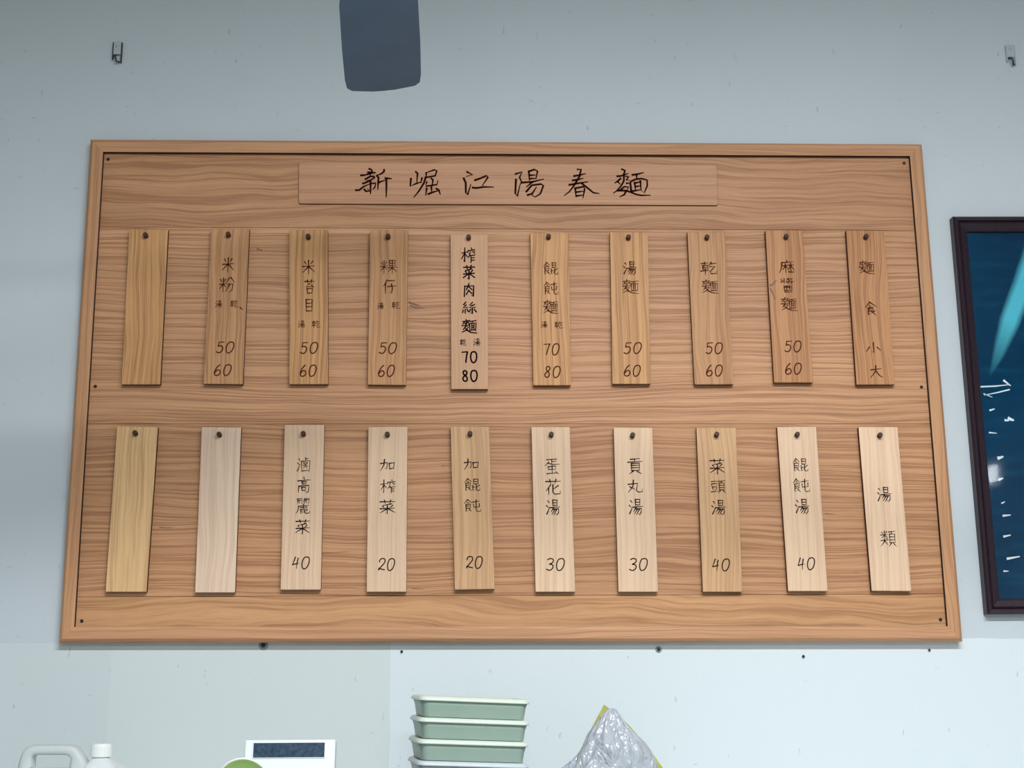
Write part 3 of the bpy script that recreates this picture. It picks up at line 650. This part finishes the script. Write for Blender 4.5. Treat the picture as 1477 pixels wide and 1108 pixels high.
for k in range(nb):           # k=0 is the top one
    zt = z_top - PIT*k
    yaw = math.radians([9, 9.5, 10, 10.5, 9, 8, 10, 11, 9, 8][k % 10])
    tlt = math.radians([2.6, 2.6, 2.6, 2.6, 1.7, 0.8][k]) if k < 6 else 0.0
    M = Matrix.Rotation(tlt, 3, 'Y') @ Matrix.Rotation(yaw, 3, 'Z')
    dx = [0.0, -0.0012, -0.0030, -0.0034][k] if k < 4 else -0.003
    cx = (pl.x+pr.x)/2 + dx; cyy = SY
    ordn = ['top', 'second from the top', 'third from the top', 'fourth from the top'][k] if k < 4 else None
    lab = ('pale green rectangular food container, %s of the stack' % ordn) if (ordn and k < 3) else ('bluish food container at the frame edge, fourth from the top of the stack' if k == 3 else 'rectangular food container low in the stack, %s from the top' % ['','','','','fifth','sixth','seventh','eighth','ninth','tenth'][k])
    mb_, mr_ = (M_BOX, M_RIM) if k < 3 else (M_BOXB, M_RIMB)
    r = root('food_container', (cx, cyy, zt - PIT), lab, 'container', 'stacked food containers')
    b = MB()
    t0 = zt - PIT + (0.0 if k < nb else 0)
    # tapered open body with wall thickness
    outer = [rrect(cx, cyy, t0 + 0.0006, bw-0.0085, bd-0.0085, 0.012, M), rrect(cx, cyy, t0 + PIT*0.55, bw-0.0055, bd-0.0055, 0.013, M), rrect(cx, cyy, zt-0.0075, bw-0.0025, bd-0.0025, 0.014, M)]
    inner = [rrect(cx, cyy, zt-0.0075, bw-0.0040, bd-0.0040, 0.013, M), rrect(cx, cyy, t0 + PIT*0.55, bw-0.0070, bd-0.0070, 0.012, M), rrect(cx, cyy, t0 + 0.0022, bw-0.0100, bd-0.0100, 0.011, M)]
    b.loft(outer + inner, True, True); b.build('body', mb_, r)
    b = MB()   # rounded lid rim
    b.loft([rrect(cx, cyy, zt-0.0078, bw-0.004, bd-0.004, 0.014, M), rrect(cx, cyy, zt-0.0082, bw+0.0005, bd+0.0005, 0.015, M), rrect(cx, cyy, zt-0.0060, bw+0.0008, bd+0.0008, 0.015, M),
            rrect(cx, cyy, zt-0.0020, bw-0.0015, bd-0.0015, 0.014, M), rrect(cx, cyy, zt-0.0004, bw-0.0050, bd-0.0050, 0.012, M), rrect(cx, cyy, zt-0.0002, bw-0.0075, bd-0.0075, 0.011, M), rrect(cx, cyy, zt-0.0016, bw-0.0095, bd-0.0095, 0.010, M)], True, True)
    b.build('lid', mr_, r)

# ------------------------------------------------------------------ jerrycan
M_HDPE = plastic('frosted_white_plastic', srgb(232, 238, 240), 0.15, 0.4)
M_HAND = plastic('greyed_handle_plastic', srgb(212, 219, 219), 0.18, 0.4)
M_CAP = plastic('white_cap_plastic', srgb(232, 238, 236), 0.0, 0.35)
JY = -0.34
jl, jr = at(20, 1100, JY-0.02), at(180, 1100, JY-0.02)
jx0, jx1 = jl.x, jr.x; jcx = (jx0+jx1)/2; jh = (jx1-jx0)/2
zsh = at(100, 1108, JY-0.02).z - 0.002     # shoulder level
jug = root('jerrycan', (jcx, JY, CZ), 'frosted white plastic jerrycan with grip handle and ribbed screw cap, lower left corner', 'jug')
b = MB()
b.loft([rrect(jcx, JY, CZ+0.001, jh-0.006, 0.060, 0.02), rrect(jcx, JY, CZ+0.008, jh, 0.066, 0.024), rrect(jcx, JY, zsh-0.03, jh, 0.066, 0.024), rrect(jcx, JY, zsh-0.012, jh-0.002, 0.063, 0.024), rrect(jcx, JY, zsh-0.002, jh-0.010, 0.052, 0.024)], True, True)
ncx = at(141, 1090, JY-0.02).x; zcap0 = at(141, 1092.5, JY-0.02).z; zcap1 = at(141, 1073.5, JY-0.02).z
def sqr(cx, z, h_, hy, r_): return rrect(cx, JY, z, h_, hy, r_)
b.loft([sqr(ncx+0.012, zsh-0.014, 0.034, 0.045, 0.008), sqr(ncx+0.006, zsh-0.002, 0.031, 0.036, 0.010), sqr(ncx, zcap0-0.002, 0.0145, 0.0145, 0.0142), sqr(ncx, zcap0+0.004, 0.0135, 0.0135, 0.0133)], True, False)
b.build('body', M_HDPE, jug)
# handle: closed loop bar along the top, flattened
ho = [(21,1114),(24,1100),(27,1090),(33,1080),(42,1075.5),(56,1075),(72,1075),(90,1075),(103,1076),(110,1080),(116,1089),(122,1100),(126,1114)]
hi = [(44,1107),(44,1101),(44,1096),(46,1091.5),(50,1090),(59,1090),(70,1090),(82,1090),(92,1090),(97,1092),(99,1096),(98,1101),(96,1107)]
rings = []
for a_, b_ in zip(ho, hi):
    A1, B1 = at(a_[0], a_[1], JY-0.02), at(b_[0], b_[1], JY-0.02); ring = []
    for k in range(20):
        an = 2*math.pi*k/20; cu = math.copysign(abs(math.cos(an))**0.6, math.cos(an)); su = math.copysign(abs(math.sin(an))**0.6, math.sin(an))
        p = (A1+B1)/2 + (A1-B1)/2*cu; ring.append(Vector((p.x, JY + 0.017*su, p.z)))
    rings.append(ring)
b = MB(); b.loft(rings, True, True)
b.build('handle', M_HAND, jug)
b = MB()
rr = (at(156.5,1085,JY-0.02).x - at(126,1085,JY-0.02).x)/2; prof = []
N = 72; rings = []
for z, rk, rib in [(zcap0, 1.0, 1), (zcap0+0.001, 1.0, 1), (zcap1-0.005, 0.985, 1), (zcap1-0.0015, 0.93, 0), (zcap1, 0.80, 0)]:
    rings.append([Vector((ncx + rr*rk*(1-0.025*rib*(k % 2))*math.cos(2*math.pi*k/N), JY + rr*rk*(1-0.025*rib*(k % 2))*math.sin(2*math.pi*k/N), z)) for k in range(N)])
b.loft(rings, True, False); b.build('cap', M_CAP, jug)

# ------------------------------------------------------------------ display unit with dark window
DY = -0.50
d0, d1, d2 = at(348, 1068.5, DY), at(482, 1068, DY), at(482, 1108, DY)
dw = d1.x - d0.x; dcx = (d0.x+d1.x)/2; dtop = d0.z
M_DEV = plain('white_device_plastic', srgb(232, 240, 243), 0.35, 0.02); M_LCD = NT('dark_display'); M_LCD.set(Base_Color=M_LCD.ramp(M_LCD.noise(M_LCD.mapping(), 180, 3), [(0.3, srgb(34,50,68)), (0.7, srgb(60,82,104))]), Roughness=0.25); M_LCD = M_LCD.m
dev = root('display_unit', (dcx, DY, CZ), 'white plastic tabletop unit with a dark rectangular display window', 'display unit')
Md = Matrix.Rotation(math.radians(-8), 3, 'X') @ Matrix.Rotation(math.radians(0), 3, 'Z')
hgt = dtop - CZ - 0.001
cdev = Vector((dcx + 0.002, DY + 0.012, CZ + hgt/2 + 0.0012))
hh = hgt/math.cos(math.radians(8)) - 0.0045
b = MB(); b.rbox(cdev, (dw-0.003, 0.030, hh), 0.002, Md); b.build('housing', M_DEV, dev)
# display: recessed dark glass with a slim bezel, placed on the tilted front
fcen = cdev + Md @ Vector((0, -0.0152, 0))
def on_front(u, v, out=0.0): return cdev + Md @ Vector((u, -0.015 - out, v))
u0 = at(364, 1080, DY).x - cdev.x; u1 = at(467, 1080, DY).x - cdev.x
zc_ = (at(415, 1084, DY).z - cdev.z); hd = (at(415, 1073.5, DY).z - at(415, 1094.5, DY).z)
b = MB(); b.rbox(on_front((u0+u1)/2, zc_, -0.0005), (u1-u0, 0.0024, hd), 0.0006, Md); b.build('display_window', M_LCD, dev)
b = MB()
for (uu, vv, ww, hh_) in [((u0+u1)/2, zc_+hd/2+0.0008, u1-u0+0.0032, 0.0014), ((u0+u1)/2, zc_-hd/2-0.0008, u1-u0+0.0032, 0.0014), (u0-0.0008, zc_, 0.0014, hd), (u1+0.0008, zc_, 0.0014, hd)]:
    b.rbox(on_front(uu, vv, 0.0003), (ww, 0.0022, hh_), 0.0004, Md)
b.build('bezel', M_DEV, dev)

# ------------------------------------------------------------------ green bowl on its rim, in front of the unit
GYp = -0.56
gc = at(351, 1132.5, GYp); gr = (at(390.5, 1132, GYp).x - at(351, 1132, GYp).x)
M_GRN = plastic('green_plastic', srgb(196, 230, 152), 0.0, 0.35)
bowlz = gc.z - gr
M_ST = plain('cream_cup_plastic', srgb(225, 232, 222), 0.4)
Mt = Matrix.Rotation(math.radians(90+12), 3, 'X')
bowl = root('green_bowl', (gc.x, GYp, CZ), 'round green plastic dish standing upright in front of the white display unit', 'dish')
b = MB()
prof = [(gr*0.02, -0.020), (gr*0.55, -0.0195), (gr*0.80, -0.012), (gr*0.93, -0.001), (gr*0.985, 0.001), (gr*1.0, 0.0035), (gr*0.985, 0.0055), (gr*0.95, 0.0045), (gr*0.90, 0.002), (gr*0.78, -0.008), (gr*0.54, -0.0160), (gr*0.02, -0.0165)]
b.lathe(prof, (gc.x, GYp, gc.z), Mt, 48); b.build('dish', M_GRN, bowl)
b = MB(); b.tube([Vector((gc.x, GYp, gc.z)) + Mt @ Vector((gr*0.993*math.cos(2*math.pi*k/48), gr*0.993*math.sin(2*math.pi*k/48), 0.0045)) for k in range(49)], 0.0019, 8)
b.build('rim_bead', M_ST, bowl)
# slotted holder that keeps it upright
b = MB(); hz = max(0.012, bowlz + 0.030 - CZ)
for sgn in (-1, 1):
    for uu in (-0.02, 0.02):
        b.tube([(gc.x+uu, GYp + sgn*0.028, CZ+0.002), (gc.x+uu, GYp + sgn*0.028, CZ+hz)], 0.002, 8)
b.tube([(gc.x-0.02, GYp-0.028, CZ+0.003), (gc.x-0.02, GYp+0.028, CZ+0.003)], 0.002, 8); b.tube([(gc.x+0.02, GYp-0.028, CZ+0.003), (gc.x+0.02, GYp+0.028, CZ+0.003)], 0.002, 8)
b.tube([(gc.x-0.03, GYp, bowlz-0.002), (gc.x+0.03, GYp, bowlz-0.002)], 0.002, 8)
for uu in (-0.03, 0.03): b.tube([(gc.x+uu, GYp, CZ+0.001), (gc.x+uu, GYp, bowlz-0.002)], 0.002, 8)
b.build('plate_stand', M_STEEL, bowl)

# ------------------------------------------------------------------ clear bag with a yellow-green packet inside
BY = -0.33
apex = at(873, 1019, BY); zb0 = CZ + 0.001
M_YEL = NT('yellow_green_packet'); M_YEL.set(Base_Color=M_YEL.ramp(M_YEL.noise(M_YEL.mapping(), 30, 3), [(0.3, srgb(160,160,66)), (0.7, srgb(178,180,92))]), Roughness=0.4); M_YEL = M_YEL.m
pk = root('yellow_packet', (apex.x, BY, CZ), 'yellow-green packet whose pointed corner sticks up behind the clear bag', 'packet')
outl = [(873,1017),(884,1025),(896,1034.5),(911,1049),(926,1066),(940,1084),(951,1099),(960,1112),(972,1132),(980,1150)]
outl += [(980,None),(800,None),(812,1150),(826,1112),(840,1082),(850,1060),(860,1041),(867,1028)]
def pk_at(px, py): 
    if py is None: q_ = at(px, 1150, BY); return Vector((q_.x, 0, CZ+0.002))
    return at(px, py, BY)
def bow(p, off): return Vector((p.x, BY + 0.020 + off - 0.8*(p.x-apex.x)**2, p.z))
pp = [pk_at(*q_) for q_ in outl]
m = MB(); m.loft([[bow(p, 0.002) for p in pp], [bow(p, -0.002) for p in pp]], True, False)
m.build('packet', M_YEL, pk)
bagm = NT('clear_crinkled_plastic')
bagm.set(Base_Color=srgb(190,197,208), Roughness=0.13, Alpha=0.80)
bagm.b.inputs['Specular IOR Level'].default_value = 1.0
vv_ = bagm.mapping((1,1,0.5)); bagm.bump(bagm.math('ABSOLUTE', bagm.math('SUBTRACT', bagm.noise(vv_, 21, 3, 0.55, 1.3), 0.5)), 1.0, 0.02)
bagm = bagm.m
bag = MB(); rings = []
# silhouette measured at several heights: (y px, x left, x right)
sil0 = [(1023, 880, 887), (1027, 872, 890), (1037, 864, 897), (1048, 856, 905), (1060, 847, 917), (1072, 842, 930), (1085, 835, 940), (1098, 824, 946), (1112, 806, 950), (1135, 792, 958)]
sil = []
for a_, b_ in zip(sil0, sil0[1:]):
    for s_ in range(4): sil.append(tuple(a_[k]+(b_[k]-a_[k])*s_/4 for k in range(3)))
sil.append(sil0[-1])
NS = 96
for (yy, xl, xr) in sil:
    a, b_ = at(xl, yy, BY-0.03), at(xr, yy, BY-0.03); cxx = (a.x+b_.x)/2; rx = (b_.x-a.x)/2
    ring = []
    for k in range(NS):
        th = 2*math.pi*k/NS; q_ = Vector((math.cos(th)*3, math.sin(th)*3, a.z*22))
        f_ = 1 + 0.22*noise.noise(q_) - 0.16*abs(noise.noise(q_*2.3)) - 0.10*abs(noise.noise(q_*4.9+Vector((3,1,2))))
        fx = 1 + (f_-1)*abs(math.sin(th))*1.0
        ring.append(Vector((cxx + rx*math.cos(th)*fx, BY-0.035 + min(rx*0.75, 0.042)*math.sin(th)*f_, a.z + 0.004*noise.noise(q_*1.4))))
    rings.append(ring)
zl = rings[-1][0].z
for s_, fz in ((1.04, 0.5), (1.02, 0.15), (0.9, 0.0)):
    last = rings[-1]; cc = sum(last, Vector())/NS
    rings.append([Vector((cc.x + (p.x-cc.x)*s_, cc.y + (p.y-cc.y)*s_, CZ+0.002 + (zl-CZ-0.002)*fz)) for p in last])
bag.loft(rings, True, True)
bg = bag.build('plastic_bag', bagm, None, (apex.x, BY-0.035, CZ))
props(bg, 'crumpled clear plastic bag bunched to a point in front of the yellow-green packet', 'bag')

# ------------------------------------------------------------------ ceiling fan: one blade reaches into view
M_FAN = plain('dark_fan_blade', srgb(80, 116, 150), 0.5, 0.08); M_FANH = plain('fan_motor_metal', srgb(90, 96, 106), 0.4)
FZ = 2.55
tipL, tipR = at_z(500, 127, FZ), at_z(607, 128, FZ)
tip = (tipL+tipR)/2; bwid = (tipR-tipL).length
top0 = at_z(546, 0, FZ)
fd = Vector((tip.x-top0.x, tip.y-top0.y, 0)).normalized()
hub = Vector((tip.x, tip.y, FZ)) - fd*0.62
fan = root('ceiling_fan', (hub.x, hub.y, FZ), 'dark blue-grey ceiling fan, one blade pointing down into the top of the frame', 'fan')
def blade_mb(ang):
    Mz = Matrix.Rotation(ang, 3, 'Z'); m = MB(); rings = []
    base = math.atan2(fd.y, fd.x)
    R2 = Matrix.Rotation(base+ang, 3, 'Z')
    prof = [(0.14, 0.035), (0.18, 0.048), (0.30, bwid*0.46), (0.45, bwid*0.49), (0.57, bwid*0.5), (0.603, bwid*0.485), (0.616, bwid*0.42), (0.620, bwid*0.30)]
    for L_, hw in prof:
        pts = []
        for (u, h_) in ((-1,-0.002),(-0.5,-0.0045),(0,-0.005),(0.5,-0.0045),(1,-0.002),(1,0.002),(0.5,-0.0005),(0,0.0),(-0.5,-0.0005),(-1,0.002)):
            v_ = Vector((L_, u*hw, h_ - u*hw*0.12)); pts.append(hub + R2 @ v_)
        rings.append(pts)
    m.loft(rings, True, False); return m, R2
for a in (0, 120, 240):
    m, R2 = blade_mb(math.radians(a)); bl = m.build('blade', M_FAN, fan)
    k = MB(); k.box(hub + R2 @ Vector((0.115, 0, -0.002)), (0.13, 0.035, 0.006), R2); k.build('blade_arm', M_FANH, bl)
m = MB(); m.lathe([(0.02, -0.028), (0.06, -0.026), (0.075, -0.010), (0.078, 0.03), (0.065, 0.06), (0.02, 0.07)], hub, None, 32); m.build('motor_housing', M_FANH, fan)
m = MB(); m.tube([hub + Vector((0,0,0.06)), Vector((hub.x, hub.y, ZC))], 0.012, 14); m.build('down_rod', M_FANH, fan)
m = MB(); m.lathe([(0.03, -0.05), (0.055, -0.02), (0.06, 0.0)], (hub.x, hub.y, ZC), None, 24); m.build('canopy', M_FANH, fan)

# ------------------------------------------------------------------ small lamp high on the right wall (mirrored in the picture glass)
def mirrored(px, py):
    d = RM @ Vector(((px - 738.5) / FPX, 1.0, -(py - 554.0) / FPX)); P0 = CAM + d*((-0.009 - CAM.y)/d.y)
    d = Vector((d.x, -d.y, d.z)); return P0 + d*((X1 - 0.05 - P0.x)/d.x)
wa, wb = mirrored(1422, 699), mirrored(1437, 670)
wc = (wa+wb)/2
wl = root('wall_lamp', (X1, wc.y, wc.z), 'small rectangular lamp high on the right wall', 'lamp')
M_FIT2 = plain('lamp_housing', srgb(210, 214, 216), 0.5)
b = MB(); b.rbox((X1-0.022, wc.y, wc.z), (0.044, abs(wa.y-wb.y)+0.06, abs(wa.z-wb.z)+0.05), 0.004); b.build('housing', M_FIT2, wl)
em = NT('lit_lamp_panel'); em.set(Base_Color=(1,1,1,1), Emission_Color=(0.9,0.97,1,1), Emission_Strength=22.0)
b = MB(); b.rbox((X1-0.047, wc.y, wc.z), (0.006, abs(wa.y-wb.y), abs(wa.z-wb.z)), 0.001); b.build('lit_panel', em.m, wl)

# ------------------------------------------------------------------ tube light fittings on the ceiling
M_FIT = plain('white_fitting', srgb(225, 228, 228), 0.4)
tube = NT('lit_tube'); tube.set(Base_Color=(1,1,1,1), Emission_Color=(0.93,0.985,1,1), Emission_Strength=6.0); tube = tube.m
for (lx, ly, lab) in ((LX, -2.4, 'ceiling tube light nearest the menu wall'), (LX, -5.2, 'ceiling tube light at the back of the room')):
    r = root('tube_light', (lx, ly, ZC), lab, 'lamp', 'ceiling tube lights')
    m = MB(); m.rbox((lx, ly, ZC-0.025), (1.26, 0.20, 0.05), 0.006); m.build('housing', M_FIT, r)
    for dy in (-0.05, 0.05):
        m = MB(); m.tube([(lx-0.58, ly+dy, ZC-0.068), (lx+0.58, ly+dy, ZC-0.068)], 0.014, 12); m.build('tube', tube, r)
for o in list(bpy.data.objects):
    if '_o' in o: del o['_o']
